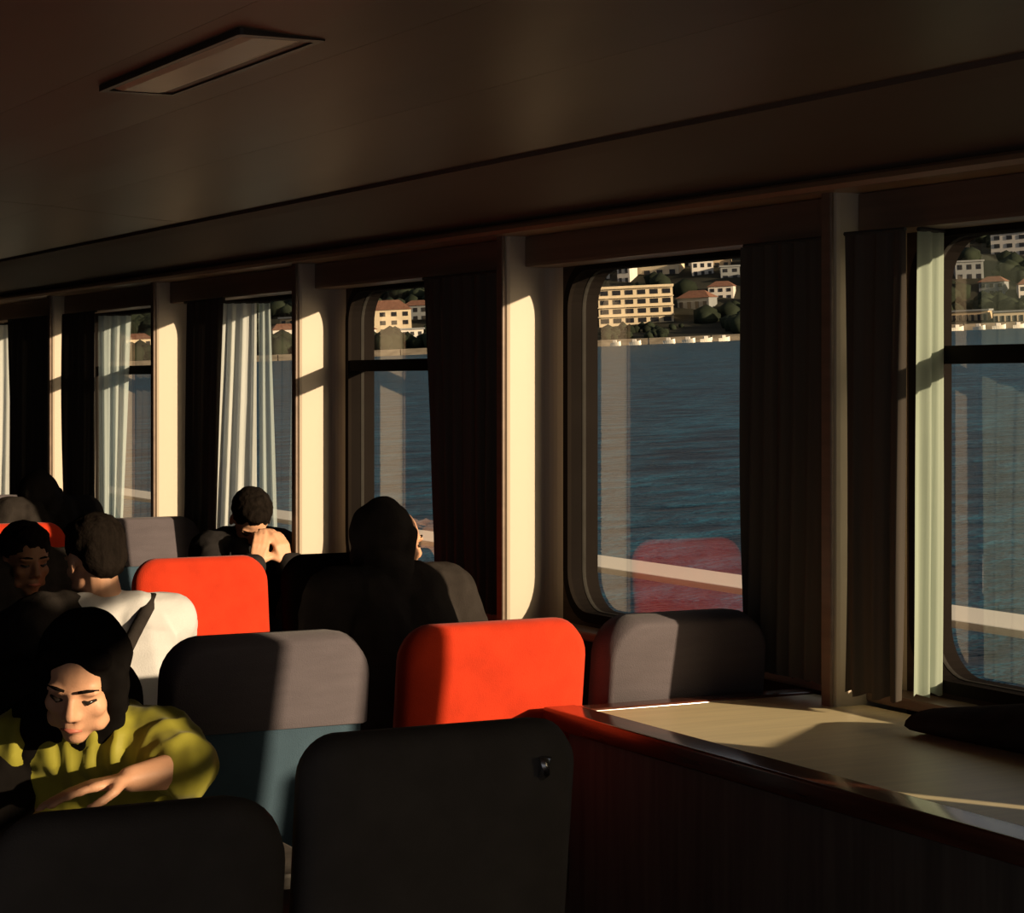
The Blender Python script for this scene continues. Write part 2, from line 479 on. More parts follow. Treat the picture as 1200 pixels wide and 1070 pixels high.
# ------------------------------------------------------------------ curtains
def plan(path, t):
    L = [(Vector(b) - Vector(a)).length for a, b in zip(path, path[1:])]
    s = t * sum(L)
    for k, l in enumerate(L):
        if s <= l or k == len(L) - 1:
            a, b = Vector(path[k]), Vector(path[k + 1])
            d = (b - a) / l
            return a + d * min(s, l), Vector((-d.y, d.x))
        s -= l

def curtain(label, top, bottom, z0, z1, mat, folds, amp, group=None, name='curtain', seed=0, power=1.0, tape=True):
    root = thing(name, label, 'curtain', (top[0][0], top[0][1], z0), 0, group)
    base = Vector((top[0][0], top[0][1], z0))
    bm = bmesh.new()
    nx, nz = max(24, folds * 12), 14
    grid = []
    for j in range(nz + 1):
        v = j / nz
        row = []
        for i in range(nx + 1):
            u = i / nx
            p, nrm = plan(top, u); q, nrb = plan(bottom, u)
            c = p.lerp(q, v ** power)
            nn = nrm.lerp(nrb, v)
            ph = 2 * math.pi * folds * u + 0.6 * math.sin(3.1 * v + seed) + 0.5 * math.sin(7 * u + seed)
            w = amp * (0.7 + 0.5 * v) * (math.sin(ph) + 0.35 * math.sin(2.3 * ph + seed))
            c = c + nn * w
            zz = z1 + (z0 - z1) * v + (0.006 * math.sin(ph) if j == nz else 0)
            row.append(bm.verts.new(Vector((c.x, c.y, zz)) - base))
        grid.append(row)
    for j in range(nz):
        for i in range(nx):
            bm.faces.new((grid[j][i], grid[j][i + 1], grid[j + 1][i + 1], grid[j + 1][i]))
    o = obj('cloth', bm, mat, root, True)
    if tape:
        bm = bmesh.new()
        ps = []
        for i in range(0, nx + 1, 3):
            p, nrm = plan(top, i / nx); ps.append(Vector((p.x, p.y, z1 + 0.004)) - base)
        tube(bm, ps, 0.006, 6)
        obj('curtain_wire', bm, M['tape'], root)
    return root

CZ0, CZ1 = 0.80, 1.985
# window by the table (bay 4.. ): sage curtain bunched at the far side, lit on its edge
f = {k: FINS[k] for k in range(len(FINS))}
# indices: FINS[5]=4.655, FINS[6]=6.535, FINS[7]=8.415, FINS[8]=10.295, FINS[9]=12.175
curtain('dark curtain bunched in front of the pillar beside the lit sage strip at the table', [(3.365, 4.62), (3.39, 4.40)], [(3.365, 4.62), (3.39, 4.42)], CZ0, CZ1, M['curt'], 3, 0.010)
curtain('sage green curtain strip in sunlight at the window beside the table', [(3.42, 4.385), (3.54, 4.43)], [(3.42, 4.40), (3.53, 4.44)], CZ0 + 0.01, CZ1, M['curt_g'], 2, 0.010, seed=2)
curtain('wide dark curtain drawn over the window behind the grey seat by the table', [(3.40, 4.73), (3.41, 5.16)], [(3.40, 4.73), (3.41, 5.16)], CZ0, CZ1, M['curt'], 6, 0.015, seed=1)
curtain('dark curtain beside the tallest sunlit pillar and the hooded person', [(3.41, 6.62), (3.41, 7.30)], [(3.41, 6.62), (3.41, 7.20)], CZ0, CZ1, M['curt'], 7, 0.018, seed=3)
curtain('narrow dark curtain beside the sheer one behind the man bowed onto his hands', [(3.38, 9.37), (3.40, 9.98)], [(3.38, 9.42), (3.40, 10.00)], CZ0, CZ1, M['curt'], 5, 0.015, seed=4)
curtain('pale sheer curtain flaring down behind the man bowed onto his hands', [(3.37, 9.35), (3.50, 9.27)], [(3.345, 9.39), (3.50, 9.27)], CZ0, CZ1 - 0.02, M['sheer'], 3, 0.013, seed=5, name='sheer_curtain')
curtain('thin see-through curtain panel beside the pale sheer curtain', [(3.505, 9.26), (3.545, 9.22)], [(3.505, 9.26), (3.575, 9.20)], CZ0, CZ1 - 0.02, M['sheer2'], 2, 0.006, seed=6, name='sheer_curtain')
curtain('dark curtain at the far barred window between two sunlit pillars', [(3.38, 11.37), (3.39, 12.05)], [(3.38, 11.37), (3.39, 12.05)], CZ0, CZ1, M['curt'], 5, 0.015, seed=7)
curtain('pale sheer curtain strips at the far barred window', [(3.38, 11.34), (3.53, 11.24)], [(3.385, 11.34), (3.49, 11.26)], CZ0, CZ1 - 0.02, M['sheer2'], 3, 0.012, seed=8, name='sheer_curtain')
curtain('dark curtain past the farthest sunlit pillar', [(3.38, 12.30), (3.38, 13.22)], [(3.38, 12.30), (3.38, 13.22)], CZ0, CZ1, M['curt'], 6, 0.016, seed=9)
curtain('pale sheer curtain at the farthest window past the last lit pillar', [(3.16, 13.42), (3.425, 13.36)], [(3.16, 13.42), (3.42, 13.36)], CZ0, CZ1 - 0.02, M['sheer'], 4, 0.010, seed=10, name='sheer_curtain')
# unseen curtains aft of the frame, added to shape the sun patches inside
curtain('unseen dark curtain added to limit the sun at the window next aft of the table', [(3.42, 0.99), (3.42, 2.44)], [(3.42, 0.99), (3.42, 2.44)], CZ0, CZ1, M['curt'], 11, 0.015, seed=11)
curtain('unseen half curtain added to block low sun at the window aft of the table', [(3.50, 2.40), (3.50, 2.76)], [(3.50, 2.40), (3.50, 2.76)], CZ0, 1.24, M['curt'], 4, 0.012, seed=14, name='shade_curtain')  # added only to keep this window's low sun off the table
curtain('dark curtain drawn across the barred window second aft of the table', [(3.42, -0.93), (3.42, 0.43)], [(3.42, -0.93), (3.42, 0.43)], CZ0, CZ1, M['curt'], 9, 0.015, seed=12)
curtain('unseen dark curtain added to block the sun at the aftmost window', [(3.50, -2.80), (3.50, -0.995)], [(3.50, -2.80), (3.50, -0.995)], CZ0, CZ1, M['curt'], 14, 0.012, seed=13)

# ------------------------------------------------------------------ outside: deck ledge, sea, shore
HEEL = R(2.9)
HM = Matrix.Rotation(-HEEL, 4, 'Y')       # the ship leans a little, so the sea stands tilted to the cabin
WZ = -3.9

ledge = box_obj('trim_99', (3.92, 4.20, -5.0, 30.0, 0.912, 0.935), M['hull'], None, 0.008, 2)
struct(ledge)
for k, y in enumerate((-2.0, 2.2, 5.86, 8.32, 11.6, 15.2, 20.0, 26.0)):
    bm = bmesh.new(); tube(bm, [(4.06, y, -1.2), (4.06, y, 0.911)], 0.03, 10)
    struct(obj('trim_%d' % (100 + k), bm, M['hull'], None, True))

def place_out(o, p, rz=0.0):
    o.matrix_world = HM @ Matrix.Translation(Vector(p)) @ Matrix.Rotation(rz, 4, 'Z')

bm = bmesh.new()
vs = [bm.verts.new(p) for p in ((4.4, -300, 0), (1500, -300, 0), (1500, 2500, 0), (4.4, 2500, 0))]
bm.faces.new(vs)
sea = obj('sea', bm, M['water']); struct(sea)
place_out(sea, (0, 0, WZ))

# shore frame: v inland, u along the shore (to the right as seen from the ship)
SH_A = R(31.0); SH_D = 700.0
def shore(u, v, z=0.0):
    return Vector((SH_D * math.sin(SH_A) + v * math.sin(SH_A) + u * math.cos(SH_A), SH_D * math.cos(SH_A) + v * math.cos(SH_A) - u * math.sin(SH_A), WZ + z))
def hill_z(u, v):
    if v < 8: return 1.6
    s = 1.6 + (v - 8) * 0.09 if v < 62 else 6.46 + (v - 62) * 0.25
    s += 7 * math.sin(u * 0.011 + 0.8) * min(1, max(0, v - 40) / 150)
    return max(1.6, s + 4 * noise.noise((u * 0.02, v * 0.02, 3.0)) * min(1, max(0, v - 40) / 60))
bm = bmesh.new()
NU, NV = 120, 60
g = []
for j in range(NV + 1):
    v = -0.1 + 500 * (j / NV) ** 1.3
    g.append([bm.verts.new(shore(-520 + 980 * i / NU, v, hill_z(-520 + 980 * i / NU, v))) for i in range(NU + 1)])
for j in range(NV):
    for i in range(NU):
        bm.faces.new((g[j][i], g[j][i + 1], g[j + 1][i + 1], g[j + 1][i]))
hill = obj('hillside', bm, M['hill'], None, True); struct(hill)
hill.matrix_world = HM.copy()
# quay wall
bm = bmesh.new()
for k in range(49):
    u0 = -520 + 20 * k
    a, b = shore(u0, -1.2), shore(u0 + 19.6, -1.2)
    c, d = shore(u0 + 19.6, 6), shore(u0, 6)
    lo = [bm.verts.new(Vector((p.x, p.y, WZ - 0.5))) for p in (a, b, c, d)]
    hi = [bm.verts.new(Vector((p.x, p.y, WZ + 2.0))) for p in (a, b, c, d)]
    bm.faces.new(lo); bm.faces.new(hi)
    for q in range(4): bm.faces.new((lo[q], lo[(q + 1) % 4], hi[(q + 1) % 4], hi[q]))
quay = obj('quay_wall', bm, M['stone']); struct(quay); quay.matrix_world = HM.copy()

# houses: walls, roof, windows as separate parts
RZ_SH = -SH_A                            # local x runs along the shore, local -y faces the sea
win_me = {}
FOOT = []
LOW = []
def window_mesh(w, h):
    k = (round(w, 2), round(h, 2))
    if k not in win_me:
        bm = bmesh.new(); add_box(bm, -w / 2, w / 2, -0.15, 0.1, -h / 2, h / 2)
        me = bpy.data.meshes.new('window'); bmesh.ops.recalc_face_normals(bm, faces=bm.faces[:]); bm.to_mesh(me); bm.free()
        me.materials.append(M['wglass']); win_me[k] = me
    return win_me[k]

def house(u, v, w, d, h, wall, floors, bays, label, group=None, roof='flat', z=None, turn=0.0, big=False):
    zz = hill_z(u, v) - 1.0 if z is None else z
    FOOT.append((u, v, w, d))
    if big: LOW.append((u, v, w))
    root = thing('house' if not big else 'apartment_block', label, 'building', (0, 0, 0), 0, group)
    bm = bmesh.new(); add_box(bm, -w / 2, w / 2, 0, d, -4, h)
    obj('wall', bm, wall, root)
    if roof == 'flat':
        bm = bmesh.new(); add_box(bm, -w / 2 - 0.4, w / 2 + 0.4, -0.5, d + 0.4, h, h + 0.6)
        obj('roof', bm, wall if big else M['b_grey'], root)
    else:
        bm = bmesh.new()
        b = [bm.verts.new(p) for p in ((-w / 2 - .5, -.5, h), (w / 2 + .5, -.5, h), (w / 2 + .5, d + .5, h), (-w / 2 - .5, d + .5, h))]
        r = [bm.verts.new(p) for p in ((-w / 4, d / 2, h + w * 0.22), (w / 4, d / 2, h + w * 0.22))]
        bm.faces.new(b[::-1]); bm.faces.new((b[0], b[1], r[1], r[0])); bm.faces.new((b[2], b[3], r[0], r[1]))
        bm.faces.new((b[1], b[2], r[1])); bm.faces.new((b[3], b[0], r[0]))
        obj('roof', bm, M['roof'], root)
    fh = h / floors
    ww = w / bays * (0.62 if big else 0.45)
    for fl in range(floors):
        if big:
            bm = bmesh.new(); add_box(bm, -w / 2 - 0.3, w / 2 + 0.3, -1.0, 0.0, fl * fh + fh - 0.35, fl * fh + fh - 0.05)
            obj('balcony_slab', bm, wall, root)
        for k in range(bays):
            o = bpy.data.objects.new('window', window_mesh(ww, fh * 0.50)); COL.objects.link(o)
            o.parent = root
            o.location = (-w / 2 + w * (k + 0.5) / bays, -0.02, fl * fh + fh * 0.48)
    place_out(root, shore(u, v, zz), RZ_SH + turn)
    return root

def px_u(x, dist):                       # distance along the shore seen at a picture column
    return math.tan(YAW + math.atan((x - 600) / 2550) - SH_A) * dist

house(px_u(748, 765), 60, 26, 12, 13.0, M['b_cream'], 4, 6, 'large cream four storey block with rows of dark windows on the far shore', roof='flat', z=6.6, big=True)
hs = [
    (848, 350, 9, 5, 'b_white', 'hip', 2, 3), (770, 318, 20, 7, 'b_cream', 'flat', 2, 4), (705, 322, 9, 7, 'b_white', 'flat', 2, 2),
    (735, 325, 5, 7, 'b_white', 'flat', 2, 2), (828, 324, 8, 6, 'b_white', 'hip', 2, 3), (845, 312, 10, 6, 'b_tan', 'hip', 2, 3),
    (800, 308, 10, 7, 'b_white', 'flat', 2, 3), (860, 330, 7, 5, 'b_grey', 'flat', 2, 2), (815, 362, 12, 5, 'b_grey', 'hip', 1, 4),
    (1140, 330, 10, 7, 'b_grey', 'flat', 2, 3), (1188, 300, 14, 9, 'b_white', 'flat', 3, 3), (1165, 345, 9, 5, 'b_grey', 'hip', 2, 3),
    (1212, 350, 9, 6, 'b_white', 'hip', 2, 3), (1130, 292, 8, 7, 'b_tan', 'flat', 2, 2), (1138, 372, 12, 4, 'b_tan', 'flat', 1, 6),
    (1188, 376, 12, 4, 'b_cream', 'flat', 1, 6), (458, 385, 16, 9, 'b_cream', 'hip', 3, 4), (485, 395, 8, 5, 'b_white', 'flat', 2, 3),
    (440, 372, 8, 6, 'b_tan', 'hip', 2, 3), (490, 368, 9, 6, 'b_grey', 'hip', 2, 3), (338, 395, 10, 6, 'b_white', 'hip', 2, 3),
    (340, 380, 7, 6, 'b_tan', 'flat', 2, 2), (165, 410, 9, 6, 'b_cream', 'hip', 2, 3), (420, 395, 9, 5, 'b_white', 'hip', 2, 3),
    (900, 340, 12, 8, 'b_cream', 'flat', 3, 3), (950, 320, 10, 7, 'b_white', 'hip', 2, 3), (1010, 350, 14, 8, 'b_tan', 'flat', 3, 4),
    (1060, 320, 11, 7, 'b_cream', 'hip', 2, 3), (560, 380, 12, 8, 'b_white', 'flat', 3, 3), (640, 345, 12, 8, 'b_tan', 'hip', 2, 3),
]
kinds = {'b_white': 'white', 'b_cream': 'cream', 'b_tan': 'tan', 'b_grey': 'grey'}
num = {1: 'one', 2: 'two', 3: 'three'}
for k, (x, y, w, h, mk, rf, fl, by) in enumerate(hs):
    # distance inland follows from the height on the slope
    shore_y = 450 - 2550 * math.tan(HEEL * math.sin(YAW + math.atan((x - 600) / 2550)) - 0.0055)
    up = max(0.0, (shore_y - y)) / 2550 * 740
    v = 14 + max(0, up - 2.2) / 0.09 if up < 6.5 else 62 + (up - 6.5) / 0.262
    lvl = 'close to the water' if v < 40 else ('halfway up the far slope' if v < 110 else 'high on the far slope')
    house(px_u(x, SH_D + v), v, w, 8, h, M[mk], fl, by,
          '%s %s storey house with %s, %s windows wide, %s' % (kinds[mk], num[fl], 'tiled roof' if rf == 'hip' else 'flat roof', by, lvl),
          'houses on the far shore', rf, None, R(random.uniform(-25, 25)))

# boats moored along the quay
def boat(u, v, L, label):
    root = thing('moored_boat', label, 'boat', (0, 0, 0), 0, 'boats moored at the far quay')
    bm = bmesh.new()
    secs = []
    for k in range(7):
        t = k / 6; hw = L * 0.16 * math.sin(math.pi * min(1, 0.25 + 0.75 * (1 - t))) if t < 1 else 0.02
        x = -L / 2 + L * t
        secs.append([bm.verts.new(p) for p in ((x, -hw, 1.0 + 0.5 * t * t), (x, -hw * 0.6, -0.3), (x, hw * 0.6, -0.3), (x, hw, 1.0 + 0.5 * t * t))])
    for a, b in zip(secs, secs[1:]):
        for q in range(4): bm.faces.new((a[q], a[(q + 1) % 4], b[(q + 1) % 4], b[q]))
    bm.faces.new(secs[0]); bm.faces.new(secs[-1][::-1])
    obj('hull', bm, M['hull'], root)
    bm = bmesh.new(); add_box(bm, -L * 0.25, L * 0.12, -L * 0.09, L * 0.09, 0.9, 1.9); bevel(bm, 0.15, 1)
    obj('cabin', bm, M['b_white'], root)
    place_out(root, shore(u, v, 0.0), RZ_SH + R(random.uniform(-20, 20)))
for x in (690, 722, 745, 785, 808, 829, 850, 1125, 1150, 1173, 1196):
    boat(px_u(x, 690), -7 - random.random() * 2, random.uniform(3.4, 4.6), 'small white motor boat moored along the far quay')

# trees on the hillside: too many to count
bm = bmesh.new()
ico = bmesh.new(); bmesh.ops.create_icosphere(ico, subdivisions=1, radius=1)
iv = [v.co.copy() for v in ico.verts]; ico.verts.index_update(); ifc = [[v.index for v in f.verts] for f in ico.faces]; ico.free()
verts, faces = [], []
for k in range(6500):
    u = random.uniform(-420, 260); v = 12 + 330 * random.random() ** 1.2
    s = random.uniform(2.2, 5.0)
    if noise.noise((u * 0.03, v * 0.03, 9)) < -0.38: continue
    if any(abs(u - hu) < hw / 2 + s + 2.5 and hv - 10 - s < v < hv + hd + s + 2.5 for hu, hv, hw, hd in FOOT): continue
    if any(abs(u - lu) < lw / 2 + 4 and v < lv for lu, lv, lw in LOW): s *= 0.45
    c = shore(u, v, hill_z(u, v) + s * 0.45)
    n0 = len(verts)
    for p in iv:
        q = p * (1 + 0.45 * noise.noise((p.x * 1.7 + k, p.y * 1.7, p.z * 1.7)))
        verts.append((c.x + q.x * s, c.y + q.y * s, c.z + q.z * s * 0.9))
    faces += [[n0 + i for i in f] for f in ifc]
me = bpy.data.meshes.new('hillside_trees'); me.from_pydata(verts, [], faces); me.materials.append(M['tree'])
me.polygons.foreach_set('use_smooth', [True] * len(me.polygons))
trees = bpy.data.objects.new('hillside_trees', me); COL.objects.link(trees); trees.matrix_world = HM.copy()
bm.free()
tag(trees, 'dark green trees covering the hillside of the far shore', 'trees', kind='stuff')

# ------------------------------------------------------------------ seats
def seat(label, x, y, facing, back, cover, w=0.51, h=0.975, group=None, cover_h=0.21, rt=0.085, recl=7):
    """facing=+1: looks forward (+Y, back towards the camera); -1: looks aft."""
    rz = 0.0 if facing > 0 else math.pi
    root = thing('passenger_seat', label, 'seat', (x, y, 0), rz, group)
    # local: forward = +y, back panel at y=0
    def back_f(dz):
        return Matrix.Translation((0, 0, 0.42)) @ Matrix.Rotation(R(recl), 4, 'X') @ Matrix.Translation((0, 0, -0.42))
    mt = back_f(0)
    out = rrect(-w / 2, w / 2, 0.40, h, rt, 7, 0.03)
    # gentle crown on the top edge
    out = [(a, b + (0.012 * (1 - (2 * a / w) ** 2) if b > h - rt * 1.05 else 0)) for a, b in out]
    bm = bmesh.new()
    def padded(outl, y0, y1, puff):
        n = len(outl); cxm, czm = 0.0, sum(p[1] for p in outl) / n
        rings = []
        for yy, s in ((y0, 0.0), (y0 + (y1 - y0) * 0.12, 1.0), (y0 + (y1 - y0) * 0.5, 1.35), (y0 + (y1 - y0) * 0.88, 1.0), (y1, 0.0)):
            ins = (1.35 - s) * 0.018
            ring = []
            for a, b in outl:
                d = Vector((a - cxm, b - czm)); L = d.length
                aa = a - ins * (1 if a > 0 else -1) * min(1, abs(a) / (w / 2)); bb = b - ins * (1 if b > czm else -1)
                ring.append(bm.verts.new(mt @ Vector((aa, yy, bb))))
            rings.append(ring)
        for p, q in zip(rings, rings[1:]):
            for i in range(n): bm.faces.new((p[i], p[(i + 1) % n], q[(i + 1) % n], q[i]))
        for ring, yy, sg in ((rings[0], y0, -1), (rings[-1], y1, 1)):
            c = bm.verts.new(mt @ Vector((cxm, yy + sg * puff, czm)))
            inner = [bm.verts.new(mt @ Vector((cxm + (a - cxm) * 0.7, yy + sg * puff * 0.75, czm + (b - czm) * 0.7))) for a, b in outl]
            for i in range(n):
                bm.faces.new((ring[i], ring[(i + 1) % n], inner[(i + 1) % n], inner[i]))
                bm.faces.new((inner[i], inner[(i + 1) % n], c))
    padded(out, -0.035, 0.045, 0.012)
    bk = obj('backrest', bm, back, root, True)
    if cover is not None:
        bm = bmesh.new()
        k = 0.0075
        outc = rrect(-w / 2 - k, w / 2 + k, h - cover_h, h + k, rt + k, 7, 0.004)
        outc = [(a, b + (0.012 * (1 - (2 * a / w) ** 2) if b > h - rt * 1.05 else 0)) for a, b in outc]
        n = len(outc)
        rings = []
        for yy, ins in ((-0.056, 0.018), (-0.046, 0.006), (0.005, -0.002), (0.056, 0.006), (0.066, 0.018)):
            rings.append([bm.verts.new(mt @ Vector((a - ins * (1 if a > 0 else -1) * min(1, abs(a) / (w / 2)), yy, b - (ins if b > h - cover_h / 2 else 0)))) for a, b in outc])
        for p, q in zip(rings, rings[1:]):
            for i in range(n): bm.faces.new((p[i], p[(i + 1) % n], q[(i + 1) % n], q[i]))
        bm.faces.new(rings[0]); bm.faces.new(rings[-1][::-1])
        cv = obj('headrest_cover', bm, cover, root, True)
    bm = bmesh.new(); add_box(bm, -w / 2, w / 2, 0.07, 0.52, 0.34, 0.46); bevel(bm, 0.03, 3)
    obj('cushion', bm, back, root, True)
    for s in (-1, 1):
        bm = bmesh.new()
        tube(bm, [(s * (w / 2 - 0.03), 0.02, 0.44), (s * (w / 2 - 0.03), 0.04, 0.30), (s * (w / 2 - 0.03), 0.10, 0.02)], 0.016)
        obj('leg', bm, M['plastic'], root)
        bm = bmesh.new()
        tube(bm, [(s * (w / 2 - 0.03), 0.46, 0.36), (s * (w / 2 - 0.03), 0.46, 0.02)], 0.016)
        obj('leg', bm, M['plastic'], root)
    bm = bmesh.new(); add_box(bm, -w / 2 + 0.01, w / 2 - 0.01, 0.02, 0.50, 0.0, 0.022); bevel(bm, 0.006, 1)
    obj('base', bm, M['plastic'], root)
    return root

# columns out from the middle: 1.4, 1.96, 2.585, 3.19
seat('grey covered blue seat back half in shadow beside the red seat at the table', 1.92, 5.08, 1, M['blue'], M['grey'], 0.51, 0.975)
seat('bright red seat back in full sun between the two grey covered seats by the table', 2.545, 5.08, 1, M['red'], None, 0.53, 0.985)
seat('grey covered seat back against the window wall behind the table', 3.115, 5.08, 1, M['blue'], M['grey'], 0.49, 0.97, cover_h=0.24)
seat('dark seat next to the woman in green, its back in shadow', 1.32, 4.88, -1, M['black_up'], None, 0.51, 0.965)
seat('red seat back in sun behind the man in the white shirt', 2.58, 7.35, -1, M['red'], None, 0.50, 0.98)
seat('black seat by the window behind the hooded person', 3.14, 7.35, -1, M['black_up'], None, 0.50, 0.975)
seat('grey covered seat by the window behind the man bowed onto his hands', 3.10, 9.60, -1, M['blue'], M['grey'], 0.50, 0.975)
seat('red seat beside the far grey seat, behind the man in shadow', 2.48, 9.60, -1, M['red'], None, 0.50, 0.975)
seat('grey covered seat farthest along the window wall', 3.05, 11.85, -1, M['blue'], M['grey'], 0.58, 0.98)
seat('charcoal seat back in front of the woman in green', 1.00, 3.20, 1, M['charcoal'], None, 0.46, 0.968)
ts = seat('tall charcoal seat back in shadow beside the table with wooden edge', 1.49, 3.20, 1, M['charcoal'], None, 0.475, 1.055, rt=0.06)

bm = bmesh.new()
tube(bm, [(0.165, -0.055, 0.955), (0.165, -0.100, 0.965), (0.165, -0.118, 0.975), (0.165, -0.120, 1.000)], [0.008, 0.008, 0.009, 0.011], 10)
obj('glint_hook', bm, M['chrome'], ts, True)  # made-up chrome piece, added to give a small blue glint

# ------------------------------------------------------------------ table at the window
tb = thing('window_table', 'cream topped table with dark mahogany edge against the window wall', 'table', (3.08, 3.60, 0))
def tl(b): return (b[0] - 3.08, b[1] - 3.08, b[2] - 3.60, b[3] - 3.60, b[4], b[5])
box_obj('tabletop', tl((2.75, 3.455, 2.30, 4.88, 0.725, 0.757)), M['table'], tb, 0.003, 1)
for b in ((2.655, 2.749, 2.30, 4.955, 0.715, 0.766), (2.75, 3.455, 4.881, 4.955, 0.715, 0.763), (2.75, 3.455, 2.225, 2.299, 0.715, 0.763)):
    box_obj('edge_strip', tl(b), M['mahogany'], tb, 0.008, 3, True)
box_obj('side_panel', tl((2.70, 2.73, 2.35, 4.90, 0.0, 0.714)), M['darkwood'], tb, 0.004, 1)
for y in (2.36, 4.87):
    box_obj('end_panel', tl((2.74, 3.44, y, y + 0.03, 0.0, 0.714)), M['darkwood'], tb, 0.004, 1)

# dark table in front of the woman in green
t2 = thing('booth_table', 'small dark table between the charcoal seat and the woman in green', 'table', (1.20, 3.96, 0))
box_obj('tabletop', (-0.36, 0.36, -0.24, 0.24, 0.675, 0.705), M['darkwood'], t2, 0.008, 2)
bm = bmesh.new(); tube(bm, [(0, 0, 0.02), (0, 0, 0.674)], 0.035, 12); obj('pedestal', bm, M['plastic'], t2, True)
box_obj('base', (-0.2, 0.2, -0.15, 0.15, 0.0, 0.02), M['plastic'], t2, 0.005, 1)

# made-up bag, added by the window to cast a sloping shadow on the table
bag = thing('shading_bag', 'added black bag by the window, tapered to slope its shadow on the table', 'bag', (3.33, 3.5, 0.757))
bm = bmesh.new()
N = 14
sec = []
for k in range(N + 1):
    t = k / N
    y = -0.75 + 1.45 * t
    hh = max(0.012, (0.30 - 0.24 * t) * math.sin(math.pi * min(1, 0.12 + t * 2.2) / 2 if t < 0.4 else math.pi / 2))
    ww = 0.095
    sec.append([bm.verts.new((ww * math.cos(R(a)) * (1 if 0 < a < 180 else 1.05), y, max(0.0, hh * 0.5 + hh * 0.5 * math.sin(R(a))))) for a in range(0, 360, 24)])
for a, b in zip(sec, sec[1:]):
    for i in range(len(a)): bm.faces.new((a[i], a[(i + 1) % len(a)], b[(i + 1) % len(a)], b[i]))
bm.faces.new(sec[0]); bm.faces.new(sec[-1][::-1])
obj('bag_body', bm, M['black_cloth'], bag, True)
bm = bmesh.new(); tube(bm, [(-0.04, -0.5, 0.26), (-0.06, -0.4, 0.33), (-0.06, -0.25, 0.33), (-0.04, -0.15, 0.24)], 0.010); obj('handle', bm, M['black_cloth'], bag, True)

# ------------------------------------------------------------------ people
def capsule(V, F, p0, r0, p1, r1, seg=12, rings=4):
    p0, p1 = Vector(p0), Vector(p1)
    d = p1 - p0
    L = d.length
    d = d / L if L > 1e-6 else Vector((0, 0, 1))
    u = d.cross(Vector((0.3, 0.9, 0.2))).normalized(); v = d.cross(u)
    prof = []
    for k in range(rings + 1):
        a = math.pi / 2 * (1 - k / rings); prof.append((p0 - d * r0 * math.sin(a), r0 * math.cos(a)))
    for k in range(rings + 1):
        a = math.pi / 2 * k / rings; prof.append((p1 + d * r1 * math.sin(a), r1 * math.cos(a)))
    base = len(V)
    V.append(prof[0][0])
    for c, r in prof[1:-1]:
        for s in range(seg):
            a = 2 * math.pi * s / seg
            V.append(c + r * (math.cos(a) * u + math.sin(a) * v))
    V.append(prof[-1][0])
    m = len(prof) - 2
    for s in range(seg): F.append((base, base + 1 + (s + 1) % seg, base + 1 + s))
    for k in range(m - 1):
        for s in range(seg):
            a = base + 1 + k * seg
            F.append((a + s, a + (s + 1) % seg, a + seg + (s + 1) % seg, a + seg + s))
    last = base + 1 + m * seg
    a = base + 1 + (m - 1) * seg
    for s in range(seg): F.append((a + s, a + (s + 1) % seg, last))

def ellipsoid(V, F, c, rx, ry, rz, mat=None, seg=18, rings=12):
    base = len(V)
    def tr(p):
        q = Vector(p)
        if mat is not None: q = mat @ q
        return q
    c = Vector(c)
    pts = [c + Vector((0, 0, -rz))]
    for k in range(1, rings):
        a = -math.pi / 2 + math.pi * k / rings
        for s in range(seg):
            b = 2 * math.pi * s / seg
            pts.append(c + Vector((rx * math.cos(a) * math.cos(b), ry * math.cos(a) * math.sin(b), rz * math.sin(a))))
    pts.append(c + Vector((0, 0, rz)))
    V.extend(tr(p) for p in pts)
    for s in range(seg): F.append((base, base + 1 + (s + 1) % seg, base + 1 + s))
    for k in range(rings - 2):
        a = base + 1 + k * seg
        for s in range(seg): F.append((a + s, a + (s + 1) % seg, a + seg + (s + 1) % seg, a + seg + s))
    a = base + 1 + (rings - 2) * seg; last = base + 1 + (rings - 1) * seg
    for s in range(seg): F.append((a + s, a + (s + 1) % seg, last))

TMP = bpy.data.scenes.new('workbench')
def remeshed(name, V, F, mat, parent, voxel=0.008, smooth=5, wrinkle=None):
    me = bpy.data.meshes.new(name); me.from_pydata([tuple(v) for v in V], [], F)
    o = bpy.data.objects.new(name, me); TMP.collection.objects.link(o)
    m = o.modifiers.new('r', 'REMESH'); m.mode = 'VOXEL'; m.voxel_size = voxel; m.use_smooth_shade = True
    s = o.modifiers.new('s', 'SMOOTH'); s.factor = 0.5; s.iterations = smooth
    with bpy.context.temp_override(scene=TMP, view_layer=TMP.view_layers[0]):
        dg = bpy.context.evaluated_depsgraph_get()
    ev = o.evaluated_get(dg)
    me2 = bpy.data.meshes.new_from_object(ev, depsgraph=dg)
    TMP.collection.objects.unlink(o); COL.objects.link(o)
    o.modifiers.clear()
    o.data = me2; me2.name = name
    bpy.data.meshes.remove(me)
    if wrinkle:
        amp, sc, seed = wrinkle
        co = [v.co.copy() for v in me2.vertices]; nm = [v.normal.copy() for v in me2.vertices]
        flat = []
        for c, n in zip(co, nm):
            p = Vector((c.x * sc[0] + seed, c.y * sc[1], c.z * sc[2]))
            flat.extend(c + n * amp * (1 - 2 * abs(noise.noise(p)) + 0.5 * noise.noise(p * 2.1)))
        me2.vertices.foreach_set('co', flat)
        me2.update()
    me2.materials.clear(); me2.materials.append(mat)
    for p in me2.polygons: p.use_smooth = True
    o.parent = parent
    return o

